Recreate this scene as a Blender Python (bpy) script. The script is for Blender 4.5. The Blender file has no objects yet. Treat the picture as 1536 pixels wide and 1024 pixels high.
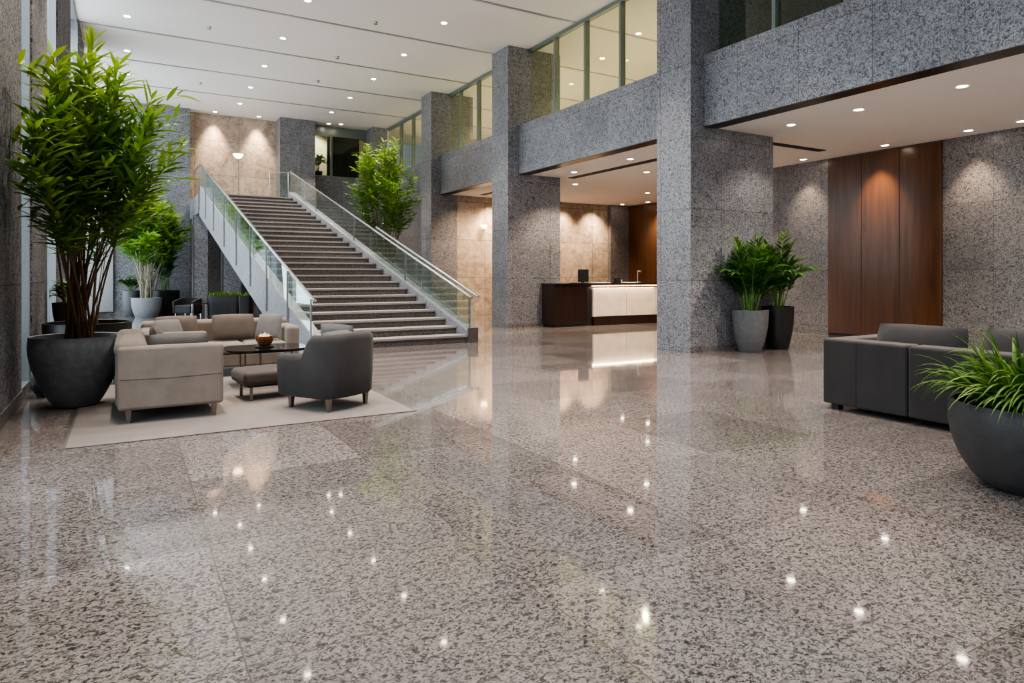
import bpy, bmesh, math, random
from mathutils import Vector, Matrix
C = bpy.context.scene.collection
SC = bpy.context.scene
R = random.Random(7)
PI = math.pi

# ------------------------------------------------------------------ materials
def new_mat(name):
    m = bpy.data.materials.new(name); m.use_nodes = True
    nt = m.node_tree; nt.nodes.clear()
    out = nt.nodes.new('ShaderNodeOutputMaterial')
    return m, nt, out
class G:
    """tiny node graph helper"""
    def __init__(s, nt): s.nt = nt
    def n(s, t, **kw):
        nd = s.nt.nodes.new(t)
        for k, v in kw.items(): setattr(nd, k, v)
        return nd
    def inp(s, nd, key, v):
        if hasattr(v, 'is_output'): s.nt.links.new(v, nd.inputs[key])
        else: nd.inputs[key].default_value = v
    def math(s, op, a, b=0.0, c=None):
        nd = s.n('ShaderNodeMath', operation=op)
        s.inp(nd, 0, a); s.inp(nd, 1, b)
        if c is not None: s.inp(nd, 2, c)
        return nd.outputs[0]
    def pos(s):
        return s.n('ShaderNodeNewGeometry').outputs['Position']
    def xyz(s, v):
        nd = s.n('ShaderNodeSeparateXYZ'); s.inp(nd, 0, v); return nd.outputs
    def comb(s, x, y, z):
        nd = s.n('ShaderNodeCombineXYZ'); s.inp(nd, 0, x); s.inp(nd, 1, y); s.inp(nd, 2, z); return nd.outputs[0]
    def noise(s, v, scale, detail=2.0, rough=.5, dist=0.0):
        nd = s.n('ShaderNodeTexNoise'); s.inp(nd, 'Vector', v)
        nd.inputs['Scale'].default_value = scale; nd.inputs['Detail'].default_value = detail
        nd.inputs['Roughness'].default_value = rough; nd.inputs['Distortion'].default_value = dist
        return nd.outputs['Fac']
    def ramp(s, f, stops, interp='LINEAR'):
        nd = s.n('ShaderNodeValToRGB'); s.inp(nd, 0, f); cr = nd.color_ramp; cr.interpolation = interp
        while len(cr.elements) < len(stops): cr.elements.new(.5)
        for e, (p, c) in zip(cr.elements, stops):
            e.position = p; e.color = (c[0], c[1], c[2], 1) if not isinstance(c, (int, float)) else (c, c, c, 1)
        return nd.outputs[0]
    def mix(s, f, a, b, blend='MIX'):
        nd = s.n('ShaderNodeMix', data_type='RGBA', blend_type=blend)
        s.inp(nd, 0, f)
        for k, v in ((6, a), (7, b)):
            if hasattr(v, 'is_output'): s.nt.links.new(v, nd.inputs[k])
            else: nd.inputs[k].default_value = (v[0], v[1], v[2], 1)
        return nd.outputs[2]
    def line(s, u, period, width, off=0.0):
        """1 on a joint line of given width every period"""
        a = s.math('MULTIPLY_ADD', u, 1 / period, .5 - off / period)
        f = s.math('FRACT', a); d = s.math('ABSOLUTE', s.math('SUBTRACT', f, .5))
        return s.math('LESS_THAN', d, width / 2 / period)
    def cell(s, u, period, off=0.0):
        return s.math('FLOOR', s.math('MULTIPLY_ADD', u, 1 / period, -off / period))
    def white(s, v):
        nd = s.n('ShaderNodeTexWhiteNoise', noise_dimensions='3D'); s.inp(nd, 0, v); return nd.outputs['Value']
    def bump(s, h, strength, dist=.01):
        nd = s.n('ShaderNodeBump'); s.inp(nd, 'Height', h)
        nd.inputs['Strength'].default_value = strength; nd.inputs['Distance'].default_value = dist
        return nd.outputs[0]
def bsdf(g, out, col, rough=.5, metal=0.0, spec=.5, normal=None, **kw):
    b = g.n('ShaderNodeBsdfPrincipled')
    if hasattr(col, 'is_output'): g.nt.links.new(col, b.inputs['Base Color'])
    else: b.inputs['Base Color'].default_value = (*col, 1)
    g.inp(b, 'Roughness', rough); b.inputs['Metallic'].default_value = metal
    b.inputs['Specular IOR Level'].default_value = spec
    if normal is not None: g.nt.links.new(normal, b.inputs['Normal'])
    for k, v in kw.items(): g.inp(b, k.replace('_', ' '), v)
    g.nt.links.new(b.outputs[0], out.inputs[0]); return b
def plain(name, col, rough=.5, metal=0.0, spec=.5, nscale=0, namp=.12, bump=0):
    m, nt, out = new_mat(name); g = G(nt)
    c = col; nrm = None
    if nscale:
        tc = g.n('ShaderNodeTexCoord').outputs['Object']
        f = g.noise(tc, nscale, 4, .6)
        c = g.ramp(f, [(.25, [v * (1 - namp) for v in col]), (.75, [v * (1 + namp) for v in col])])
        if bump: nrm = g.bump(g.noise(tc, nscale * 6, 3), bump, .004)
    bsdf(g, out, c, rough, metal, spec, nrm); return m
def emis(name, col, st):
    m, nt, out = new_mat(name); g = G(nt)
    e = g.n('ShaderNodeEmission'); e.inputs[0].default_value = (*col, 1); e.inputs[1].default_value = st
    nt.links.new(e.outputs[0], out.inputs[0]); return m
def glass(name, tint, ior=1.45, rough=0.0, refl=1.0):
    m, nt, out = new_mat(name); g = G(nt)
    t = g.n('ShaderNodeBsdfTransparent'); t.inputs[0].default_value = (*tint, 1)
    gl = g.n('ShaderNodeBsdfGlossy'); gl.inputs['Roughness'].default_value = rough
    gl.inputs[0].default_value = (.9, .97, .94, 1)
    fr = g.n('ShaderNodeFresnel')
    bf = g.n('ShaderNodeNewGeometry').outputs['Backfacing']
    g.inp(fr, 0, g.math('MULTIPLY_ADD', bf, 1 / ior - ior, ior))      # both faces of a thin pane reflect alike
    f = g.math('MULTIPLY', fr.outputs[0], refl)
    mx = g.n('ShaderNodeMixShader'); nt.links.new(f, mx.inputs[0])
    nt.links.new(t.outputs[0], mx.inputs[1]); nt.links.new(gl.outputs[0], mx.inputs[2])
    nt.links.new(mx.outputs[0], out.inputs[0]); return m

def m_floor():
    m, nt, out = new_mat('polished_granite'); g = G(nt)
    p = g.pos(); x, y, z = g.xyz(p)
    TX, OX, TY, OY = 1.2, .37, 1.235, .06
    cx, cy = g.cell(x, TX, OX), g.cell(y, TY, OY)
    rnd = g.white(g.comb(cx, cy, 0.0))
    # every slab is cut from another place of the block
    sh = g.math('MULTIPLY', rnd, 37.0)
    v = g.comb(g.math('MULTIPLY_ADD', x, .8, sh), g.math('ADD', y, sh), 0.0)
    a = g.noise(v, 50, 2.5, .55, 1.2)
    b = g.noise(v, 110, 2, .5, .6)
    big = g.noise(v, 1.6, 3, .6)
    col = g.ramp(a, [(.34, (.040, .038, .040)), (.44, (.115, .104, .102)), (.505, (.215, .189, .180)), (.60, (.29, .255, .240)), (.72, (.195, .174, .171))])
    fine = g.ramp(b, [(.36, .42), (.48, 1.0), (.7, 1.12)])
    col = g.mix(.75, col, fine, 'MULTIPLY')
    tone = g.math('MULTIPLY_ADD', rnd, .42, .78)
    tone = g.math('ADD', tone, g.math('MULTIPLY_ADD', big, .5, -.25))
    tn = g.comb(tone, tone, tone)
    col = g.mix(1.0, col, tn, 'MULTIPLY')
    j = g.math('MAXIMUM', g.line(x, TX, .006, OX), g.line(y, TY, .006, OY))
    col = g.mix(j, col, (.10, .085, .075))
    rough = g.math('MULTIPLY_ADD', a, .04, .03)
    bsdf(g, out, col, rough, 0, .62, g.bump(big, .02, .02), IOR=1.55, Coat_Weight=.35, Coat_Roughness=.02); return m

def m_stone(name, lo, mid, hi, scale=30, joint=(1.2, 1.3), rough=.32, off=(0, 0), jcol=.45, spec=.5, bump=.12):
    m, nt, out = new_mat(name); g = G(nt)
    p = g.pos(); x, y, z = g.xyz(p)
    u = g.math('ADD', x, y)
    a = g.noise(p, scale, 3, .6, 2.2)
    b = g.noise(p, scale * 2.7, 2, .5, .8)
    col = g.ramp(a, [(.34, lo), (.47, mid), (.56, hi), (.63, mid), (.76, lo)])
    col = g.mix(.6, col, g.ramp(b, [(.35, .55), (.5, 1.0), (.7, 1.2)]), 'MULTIPLY')
    cu, cv = g.cell(u, joint[0], off[0]), g.cell(z, joint[1], off[1])
    t = g.math('MULTIPLY_ADD', g.white(g.comb(cu, cv, 3.0)), .22, .9)
    t = g.math('ADD', t, g.math('MULTIPLY_ADD', g.noise(p, 1.1, 3), .5, -.25))
    col = g.mix(1.0, col, g.comb(t, t, t), 'MULTIPLY')
    j = g.math('MAXIMUM', g.line(u, joint[0], .009, off[0]), g.line(z, joint[1], .009, off[1]))
    col = g.mix(g.math('MULTIPLY', j, jcol + .3), col, (.03, .03, .032))
    r = g.math('MULTIPLY_ADD', b, .2, rough - .1)
    bsdf(g, out, col, r, 0, spec, g.bump(a, bump, .006)); return m

def m_travertine():
    m, nt, out = new_mat('beige_travertine'); g = G(nt)
    p = g.pos(); x, y, z = g.xyz(p); u = g.math('ADD', x, y)
    a = g.noise(p, 3.2, 5, .62, 1.2); b = g.noise(p, 16, 4, .6, .6)
    col = g.ramp(a, [(.3, (.29, .222, .165)), (.5, (.46, .368, .288)), (.7, (.58, .49, .395))])
    col = g.mix(.5, col, g.ramp(b, [(.3, .62), (.55, 1.0), (.8, 1.12)]), 'MULTIPLY')
    t = g.math('MULTIPLY_ADD', g.white(g.comb(g.cell(u, 1.55, .4), g.cell(z, 1.3, .0), 1.0)), .3, .82)
    col = g.mix(1.0, col, g.comb(t, t, t), 'MULTIPLY')
    j = g.math('MAXIMUM', g.line(u, 1.55, .018, .4), g.line(z, 1.3, .018, 0))
    col = g.mix(g.math('MULTIPLY', j, .75), col, (.10, .07, .05))
    bsdf(g, out, col, .45, 0, .4); return m

def m_wood(name, lo, hi, rough=.28, sc=1.0):
    m, nt, out = new_mat(name); g = G(nt)
    p = g.pos(); x, y, z = g.xyz(p)
    v = g.comb(g.math('MULTIPLY', x, 9 * sc), g.math('MULTIPLY', y, 9 * sc), g.math('MULTIPLY', z, .55 * sc))
    a = g.noise(v, 1.0, 5, .62, .9); b = g.noise(v, 6, 3, .5)
    col = g.ramp(a, [(.3, lo), (.7, hi)])
    col = g.mix(.2, col, g.ramp(b, [(.3, .6), (.7, 1.15)]), 'MULTIPLY')
    bsdf(g, out, col, rough, 0, .5); return m

def m_fabric(name, col, sc=260, rough=.92, amp=.16):
    m, nt, out = new_mat(name); g = G(nt)
    tc = g.n('ShaderNodeTexCoord').outputs['Object']
    a = g.noise(tc, sc, 2, .6); b = g.noise(tc, 5, 4, .6)
    c = g.ramp(b, [(.25, [v * (1 - amp) for v in col]), (.75, [v * (1 + amp) for v in col])])
    c = g.mix(.4, c, g.ramp(a, [(.3, .8), (.7, 1.15)]), 'MULTIPLY')
    bsdf(g, out, c, rough, 0, .25, g.bump(a, .25, .002), Sheen_Weight=.15); return m

def m_leaf(name, lo, mid, hi):
    m, nt, out = new_mat(name); g = G(nt)
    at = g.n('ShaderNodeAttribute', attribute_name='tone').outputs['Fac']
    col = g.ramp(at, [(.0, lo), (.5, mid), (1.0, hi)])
    b = g.n('ShaderNodeBsdfPrincipled'); nt.links.new(col, b.inputs['Base Color'])
    b.inputs['Roughness'].default_value = .38; b.inputs['Specular IOR Level'].default_value = .45
    tr = g.n('ShaderNodeBsdfTranslucent'); nt.links.new(col, tr.inputs[0])
    mx = g.n('ShaderNodeMixShader'); mx.inputs[0].default_value = .28
    nt.links.new(b.outputs[0], mx.inputs[1]); nt.links.new(tr.outputs[0], mx.inputs[2])
    nt.links.new(mx.outputs[0], out.inputs[0]); return m

def m_step():
    m, nt, out = new_mat('stair_granite'); g = G(nt); p = g.pos()
    a = g.noise(p, 55, 3, .6, 1.0)
    col = g.ramp(a, [(.35, (.035, .031, .031)), (.5, (.10, .088, .084)), (.65, (.19, .168, .158))])
    bsdf(g, out, col, .5, 0, .4); return m

M = dict(
    floor=m_floor(),
    stone=m_stone('grey_granite', (.058, .059, .066), (.150, .150, .162), (.36, .36, .38), 17, off=(.3, .0)),
    stone2=m_stone('warm_grey_granite', (.048, .044, .043), (.125, .114, .110), (.28, .258, .248), 17, off=(.1, .2)),
    stonef=m_stone('facade_granite', (.045, .046, .052), (.13, .13, .142), (.33, .33, .35), 15, off=(.3, .0), rough=.75, spec=.08, bump=.3),
    sill=m_stone('pale_granite', (.10, .107, .12), (.21, .22, .245), (.36, .37, .40), 20, joint=(9.7, 9.1), off=(4, 5), rough=.4),
    step=m_step(),
    nosing=plain('step_nosing_stone', (.27, .25, .243), .45, nscale=40, namp=.25),
    trav=m_travertine(),
    wood=m_wood('red_brown_veneer', (.056, .0205, .0065), (.118, .047, .0145)),
    darkwood=m_wood('espresso_veneer', (.012, .006, .005), (.032, .015, .011), .3),
    ceil=plain('white_plaster', (.76, .715, .685), .85, spec=.2, nscale=.7, namp=.02),
    cream=plain('cream_plaster', (.62, .585, .49), .8, spec=.2, nscale=1.5, namp=.05),
    bronze=plain('dark_bronze', (.055, .042, .034), .3, .7, nscale=6),
    slot=plain('black_slot', (.02, .019, .018), .7),
    groove=plain('ceiling_track_grey', (.42, .40, .385), .4, .5, nscale=3),
    steel=plain('brushed_steel', (.62, .63, .64), .22, 1.0, nscale=50, namp=.06),
    alu=plain('window_aluminium', (.36, .37, .38), .4, .8, nscale=20, namp=.06),
    alugreen=plain('grey_green_mullion', (.20, .235, .21), .35, .5, nscale=20, namp=.06),
    leg=plain('satin_nickel', (.26, .23, .205), .32, .9, nscale=30, namp=.05),
    glass=glass('balustrade_glass', (.91, .96, .945), 1.5, 0, 1.1),
    pane=glass('clear_window_glass', (.93, .96, .97), 1.45, 0, .3),
    paneup=glass('green_window_glass', (.84, .88, .81), 1.5, 0, 1.0),
    beige=m_fabric('beige_wool', (.215, .182, .158)),
    beige2=m_fabric('taupe_cushion', (.125, .102, .088)),
    silver=m_fabric('silver_grey_cushion', (.15, .141, .138)),
    greyf=m_fabric('grey_suede', (.043, .0405, .042)),
    greyl=m_fabric('light_grey_suede', (.125, .121, .124)),
    brownf=m_fabric('taupe_leather', (.062, .048, .045), 90, .6),
    charc=m_fabric('charcoal_fabric', (.030, .0278, .0275)),
    charc2=m_fabric('charcoal_cushion', (.034, .032, .033)),
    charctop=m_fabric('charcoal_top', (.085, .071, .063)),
    rug=m_fabric('taupe_rug', (.205, .178, .163), 420, .98, .08),
    rugb=m_fabric('rug_binding', (.10, .085, .078), 420),
    tabletop=plain('black_glass_top', (.012, .011, .011), .08, spec=.7),
    black=plain('matt_black', (.014, .014, .015), .5, nscale=20),
    potg=plain('charcoal_stoneware', (.15, .162, .18), .42, nscale=14, namp=.3, bump=.5),
    potd=plain('dark_stoneware', (.030, .030, .032), .5, nscale=14, namp=.25, bump=.3),
    pots=plain('slate_stoneware', (.105, .108, .115), .5, nscale=14, namp=.22, bump=.15),
    potl=plain('pale_grey_stoneware', (.24, .26, .28), .6, nscale=12, namp=.15),
    potb=plain('black_stoneware', (.012, .0115, .0115), .45, nscale=12, namp=.3, bump=.15),
    soil=plain('potting_soil', (.018, .013, .010), .95, nscale=40, namp=.5),
    cane=plain('bamboo_cane', (.20, .15, .055), .45, nscale=7, namp=.55),
    cane2=plain('brown_cane', (.12, .065, .030), .5, nscale=7, namp=.5),
    stemg=plain('green_stem', (.10, .20, .035), .45, nscale=7, namp=.4),
    trunk=plain('pale_trunk', (.30, .27, .19), .7, nscale=9, namp=.4),
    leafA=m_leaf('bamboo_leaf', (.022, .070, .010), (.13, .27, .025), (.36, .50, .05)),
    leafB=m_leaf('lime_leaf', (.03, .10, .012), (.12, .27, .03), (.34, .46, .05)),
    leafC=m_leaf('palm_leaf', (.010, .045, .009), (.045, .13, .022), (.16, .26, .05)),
    leafD=m_leaf('grass_leaf', (.018, .06, .008), (.075, .18, .022), (.26, .38, .08)),
    marble=plain('pale_marble', (.72, .63, .53), .35, nscale=3.5, namp=.14),  # pale mottled marble, base colour only
    lens=emis('lamp_lens', (1.0, .87, .72), 42),
    glow=emis('warm_glow', (1.0, .70, .40), 12),
    trim=plain('white_trim_ring', (.8, .78, .75), .5),
    amber=plain('amber_glass', (.16, .050, .012), .15, spec=.8, nscale=25, namp=.6),
    candle=emis('candle_wax', (1.0, .75, .5), 1.6),
    paper=plain('white_paper', (.75, .73, .70), .7),
    screen=plain('dark_screen', (.02, .022, .025), .2),
    outside=plain('pale_paving', (.55, .56, .56), .8, nscale=2),
)

# ------------------------------------------------------------------ mesh helpers
class MB:
    def __init__(s): s.v = []; s.f = []; s.tone = []
    def add(s, vs, fs, tone=None):
        o = len(s.v); s.v += [tuple(p) for p in vs]; s.f += [tuple(i + o for i in f) for f in fs]
        if tone is not None: s.tone += [tone] * len(vs)
        return s
    def box(s, x0, y0, z0, x1, y1, z1):
        return s.add([(x0,y0,z0),(x1,y0,z0),(x1,y1,z0),(x0,y1,z0),(x0,y0,z1),(x1,y0,z1),(x1,y1,z1),(x0,y1,z1)],
                     [(3,2,1,0),(4,5,6,7),(0,1,5,4),(1,2,6,5),(2,3,7,6),(3,0,4,7)])
    def hexa(s, p):    # 8 points, bottom ring then top ring
        return s.add(p, [(3,2,1,0),(4,5,6,7),(0,1,5,4),(1,2,6,5),(2,3,7,6),(3,0,4,7)])
    def rbox(s, x0, y0, z0, x1, y1, z1, r=.03, seg=3):
        bm = bmesh.new(); bmesh.ops.create_cube(bm, size=1)
        for v in bm.verts:
            v.co = Vector(((x0+x1)/2+v.co.x*(x1-x0), (y0+y1)/2+v.co.y*(y1-y0), (z0+z1)/2+v.co.z*(z1-z0)))
        bmesh.ops.bevel(bm, geom=list(bm.edges), offset=r, segments=seg, profile=.5, affect='EDGES')
        return s.frombm(bm)
    def frombm(s, bm):
        bm.verts.index_update()
        s.add([v.co[:] for v in bm.verts], [[v.index for v in f.verts] for f in bm.faces]); bm.free(); return s
    def cushion(s, cx, cy, cz, sx, sy, sz, M4=None, e=.42, n=14, sag=0.0):
        """soft square pillow lying in local XY, thickness sz"""
        vs = []; fs = []
        def pt(u, v, sign):
            a = (1 - abs(u) ** 2.6) ; b = (1 - abs(v) ** 2.6)
            t = (max(a, 0) * max(b, 0)) ** e
            pin = 1 - .05 * (1 - abs(abs(u) - abs(v))) * (abs(u * v))
            wob = .06 * math.sin(3.1 * u + 1.7 * v + sx * 9) * t
            return Vector((u * sx / 2 * pin, v * sy / 2 * pin, sign * sz / 2 * (t + wob * .6)))
        g = [-1 + 2 * i / n for i in range(n + 1)]
        for sign in (1, -1):
            for v in g:
                for u in g:
                    vs.append(pt(u, v, sign))
        N = n + 1
        for k in range(2):
            o = k * N * N
            for j in range(n):
                for i in range(n):
                    q = (o+j*N+i, o+j*N+i+1, o+(j+1)*N+i+1, o+(j+1)*N+i)
                    fs.append(q if k == 0 else q[::-1])
        mt = Matrix.Translation((cx, cy, cz)) @ (M4 or Matrix.Identity(4))
        return s.add([mt @ v for v in vs], fs)
    def tube(s, pts, r, seg=8, caps=True):
        pts = [Vector(p) for p in pts]; n = len(pts)
        rs = r if isinstance(r, (list, tuple)) else [r] * n
        vs = []; fs = []
        ref = Vector((0, 0, 1)) if abs((pts[-1]-pts[0]).normalized().z) < .9 else Vector((1, 0, 0))
        for i, p in enumerate(pts):
            t = (pts[min(i+1, n-1)] - pts[max(i-1, 0)]).normalized()
            a = t.cross(ref).normalized(); b = t.cross(a)
            for k in range(seg):
                an = 2 * PI * k / seg
                vs.append(p + a * math.cos(an) * rs[i] + b * math.sin(an) * rs[i])
        for i in range(n - 1):
            for k in range(seg):
                k2 = (k + 1) % seg
                fs.append((i*seg+k, i*seg+k2, (i+1)*seg+k2, (i+1)*seg+k))
        if caps: fs.append(tuple(range(seg))[::-1]); fs.append(tuple((n-1)*seg+k for k in range(seg)))
        return s.add(vs, fs)
    def lathe(s, prof, cx=0, cy=0, cz=0, seg=40, cap0=True, cap1=False):
        vs = []; fs = []; n = len(prof)
        for (r, z) in prof:
            for k in range(seg):
                a = 2 * PI * k / seg; vs.append((cx + r*math.cos(a), cy + r*math.sin(a), cz + z))
        for i in range(n - 1):
            for k in range(seg):
                k2 = (k+1) % seg; fs.append((i*seg+k, i*seg+k2, (i+1)*seg+k2, (i+1)*seg+k))
        if cap0: fs.append(tuple(range(seg))[::-1])
        if cap1: fs.append(tuple((n-1)*seg+k for k in range(seg)))
        return s.add(vs, fs)
    def prism(s, poly, z0, z1):
        n = len(poly)
        return s.add([(x,y,z0) for x,y in poly] + [(x,y,z1) for x,y in poly],
                     [tuple(range(n))[::-1], tuple(range(n, 2*n))] + [(i,(i+1)%n,n+(i+1)%n,n+i) for i in range(n)])
    def build(s, name, mat, parent=None, smooth=None, kind=None, wn=False, loc=None, rotz=0):
        me = bpy.data.meshes.new(name); me.from_pydata(s.v, [], s.f); me.update()
        me.materials.append(M[mat] if isinstance(mat, str) else mat)
        if s.tone and len(s.tone) == len(s.v):
            at = me.attributes.new('tone', 'FLOAT', 'POINT'); at.data.foreach_set('value', s.tone)
        if smooth is not None:
            me.shade_smooth()
            if smooth > 0: me.set_sharp_from_angle(angle=math.radians(smooth))
        o = bpy.data.objects.new(name, me); C.objects.link(o)
        if parent is not None: o.parent = parent
        if kind: o['kind'] = kind
        if wn:
            w = o.modifiers.new('wn', 'WEIGHTED_NORMAL'); w.keep_sharp = True; w.weight = 90
        if loc: o.location = loc; o.rotation_euler.z = rotz
        return o
def tag(o, label, cat, group=None, kind=None):
    o['label'] = label; o['category'] = cat
    if group: o['group'] = group
    if kind: o['kind'] = kind
    return o
def thing(name, label, cat, loc=(0, 0, 0), rotz=0, group=None):
    o = bpy.data.objects.new(name, None); C.objects.link(o)
    o.location = loc; o.rotation_euler.z = rotz; o.empty_display_size = .2
    return tag(o, label, cat, group)
def struct(name, mb, mat, parent=None):
    o = mb.build(name, mat, parent)
    o['kind'] = 'structure'
    return o
def dup(root, loc, rotz, label, group=None):
    r = root.copy(); C.objects.link(r); r.location = loc; r.rotation_euler = (0, 0, rotz); r['label'] = label
    if group: r['group'] = group
    for ch in list(root.children):
        c = ch.copy(); C.objects.link(c); c.parent = r
        for gch in list(ch.children):
            d = gch.copy(); C.objects.link(d); d.parent = c
    return r

CEIL = 7.5; LOW = 4.1
# ------------------------------------------------------------------ setting
struct('floor', MB().box(-1.5, -7, -.12, 18, 29.5, 0), 'floor')
struct('floor_outside', MB().box(-14, -7, -.2, -1.5, 29.5, -.05), 'outside')
ce = struct('ceiling', MB().box(-1.5, -5, CEIL, 18, 29.5, CEIL + .2), 'ceil')
for yy in (4.5, 7.4, 10.3, 13.2, 16.2, 19.1, 21.8, 24.5):
    MB().box(-1.0, yy - .04, CEIL - .012, 14.2, yy + .04, CEIL).build('ceiling_track', 'groove', ce)
lc = MB().box(9.42, -5, LOW, 18, 20.6, LOW + .12)
lc.box(9.42, 20.6, LOW, 9.75, 26.7, LOW + .12)
lo_ceiling = struct('ceiling_lower', lc, 'ceil')
MB().box(10.62, 10.2, LOW - .012, 10.85, 15.3, LOW).build('ceiling_slot', 'slot', lo_ceiling)
MB().box(11.2, 9.1, LOW - .012, 13.1, 9.28, LOW).build('ceiling_slot', 'slot', lo_ceiling)
MB().box(10.3, 16.9, LOW - .012, 10.5, 20, LOW).build('ceiling_slot', 'slot', lo_ceiling)
struct('floor_upper', MB().box(9.42, -5, 5.1, 18, 29.5, 5.38), 'cream')
struct('wall_upper_corridor', MB().box(14.3, -5, 5.38, 14.5, 29.5, CEIL), 'cream')
struct('wall_upper_end', MB().box(10.5, 8.9, 5.38, 14.3, 9.1, CEIL), 'stone2')

# right lounge back wall, reception walls
struct('wall_right', MB().box(14.15, -5, 0, 14.4, 11.6, LOW), 'stone2')
struct('wall_right_return', MB().box(14.4, 11.4, 0, 17.1, 11.6, LOW), 'stone2')
struct('wall_reception_side', MB().box(17.1, 11.4, 0, 17.3, 20.6, LOW), 'wood')
struct('wall_reception_back', MB().box(9.71, 20.6, 0, 17.3, 20.85, LOW), 'trav')
struct('wall_reception_pier', MB().box(16.2, 20.42, 0, 17.1, 20.6, LOW), 'stone2')
struct('wall_far_bay', MB().box(9.2, 21.4, 0, 9.42, 26.7, LOW), 'stone2')
# back wall pieces
struct('wall_back_left', MB().box(-1.5, 27.1, 0, 2.0, 27.4, CEIL), 'stone')
struct('wall_back_lower', MB().box(2.0, 27.1, 0, 8.76, 27.4, 3.4), 'stone2')
struct('wall_back_niche', MB().box(2.0, 27.65, 3.4, 5.12, 27.9, CEIL), 'trav')
struct('wall_back_pier', MB().box(5.12, 26.8, 4.05, 6.46, 27.9, CEIL), 'stone')
struct('wall_back_parapet', MB().box(6.46, 27.4, 3.4, 8.76, 27.7, 5.4), 'stone')
struct('wall_beyond_gallery', MB().box(6.0, 29.3, 5.0, 9.5, 29.5, CEIL), 'cream')
fr = MB().box(6.46, 27.5, 5.4, 8.76, 27.58, 5.47).box(6.46, 27.5, CEIL-.4, 8.76, 27.6, CEIL)
for xx in (6.46, 7.25, 8.68): fr.box(xx, 27.5, 5.47, xx + .08, 27.58, CEIL-.4)
w = struct('window_6', fr, 'alugreen')
MB().box(6.54, 27.53, 5.47, 8.68, 27.545, CEIL-.4).build('pane', 'paneup', w)
MB().box(7.33, 28.3, 5.4, 8.7, 28.4, CEIL).build('dark_panel', 'slot', w)

# colonnade
def column(y0, y1, xlow, xup, label):
    mb = MB().box(8.76, y0, 0, xlow, y1, LOW).box(8.76, y0, LOW, xup, y1, CEIL)
    o = mb.build('stone_column', 'stone'); tag(o, label, 'column', 'granite columns of the colonnade')
    MB().box(8.745, y0 - .012, 0, xlow, y0, .1).build('plinth', 'stone2', o)
    return o
column(8.76, 9.64, 10.97, 10.5, 'broad speckled grey granite column beside the two palm pots, nearest the camera')
column(15.39, 16.28, 10.43, 10.43, 'speckled grey granite column at the left end of the reception desk')
column(20.54, 21.4, 9.71, 10.3, 'grey granite column behind the right side of the stairs, left of the travertine opening')
column(26.7, 27.7, 9.3, 9.4, 'farthest grey granite column, by the back gallery window behind the tall tree')
def beam(y0, y1, label):
    o = MB().box(9.1, y0, LOW, 9.42, y1, 5.4).build('stone_beam', 'stone'); tag(o, label, 'beam', 'granite beams between the columns')
    MB().box(9.1, y0, LOW - .012, 9.42, y1, LOW).build('soffit', 'bronze', o)
    return o
beam(-5, 8.76, 'long grey granite beam over the right lounge with the dark sofa')
beam(9.64, 15.39, 'grey granite beam over the reception desk opening')
beam(16.28, 20.54, 'short grey granite beam over the travertine passage right of the stairs')
beam(21.4, 26.7, 'farthest grey granite beam behind the tall tree')
def gallery_window(i, y0, y1, mull, pane='paneup'):
    x = 9.44
    f = MB().box(x, y0, 5.4, x + .07, y1, 5.46).box(x - .03, y0, CEIL - .09, x + .09, y1, CEIL)
    o = struct('window_%d' % i, f, 'alugreen')
    for my in mull:
        if y0 + .05 < my < y1 - .05:
            MB().box(x - .04, my - .035, 5.46, x + .09, my + .035, CEIL - .09).build('mullion', 'alugreen', o)
    MB().box(x + .03, y0, 5.46, x + .042, y1, CEIL - .09).build('pane', pane, o)
gallery_window(7, -5, 8.76, [7.5, 6.2, 4.9])
gallery_window(8, 9.64, 15.39, [14.13, 12.84, 11.53, 10.25])
gallery_window(9, 16.28, 20.54, [19.75, 18.44, 17.14])
gallery_window(10, 21.4, 26.7, [25.2, 23.9, 22.6])

# left facade: granite fins and tall windows
facade_cols = [(-5, -3.4), (-1.2, .4), (2.2, 4.0), (6.3, 9.0), (9.95, 11.7), (13.4, 16.3), (19.0, 21.2)]
flabel = {6.3: 'near grey granite facade pillar at the left edge behind the tall bamboo',
          9.95: 'second grey granite facade pillar from the left edge, behind the bamboo crown',
          13.4: 'third grey granite facade pillar from the left edge, between two bright windows',
          19.0: 'farthest grey granite facade pillar at the left, by the ceiling corner'}
for (a, b) in facade_cols:
    if a in flabel:
        o = MB().box(-1.5, a, 0, -1.0, b, CEIL).build('facade_pillar', 'stonef'); tag(o, flabel[a], 'pillar', 'granite pillars of the glazed left facade')
        MB().box(-1.0, a, 0, -.985, b, .14).build('plinth', 'stone2', o)
    else: struct('wall_left', MB().box(-1.5, a, 0, -1.0, b, CEIL), 'stonef')
wins = [(-3.4, -1.2), (.4, 2.2), (4.0, 6.3), (9.0, 9.95), (11.7, 13.4), (16.3, 19.0), (21.2, 27.1)]
for i, (a, b) in enumerate(wins):
    f = MB().box(-1.16, a, 0, -1.02, a + .07, CEIL).box(-1.16, b - .07, 0, -1.02, b, CEIL).box(-1.16, a + .07, 0, -1.02, b - .07, .12)
    for zz in (2.45, 4.9, CEIL - .08): f.box(-1.14, a + .07, zz, -1.04, b - .07, zz + .06)
    if b - a > 4:
        f.box(-1.16, 24.1, .12, -.85, 24.2, CEIL).box(-1.16, 26.95, .12, -.42, 27.09, CEIL)
    o = struct('window_%d' % (i + 11), f, 'alu')
    MB().box(-1.07, a + .07, .12, -1.06, b - .07, CEIL).build('pane', 'pane', o)

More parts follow.
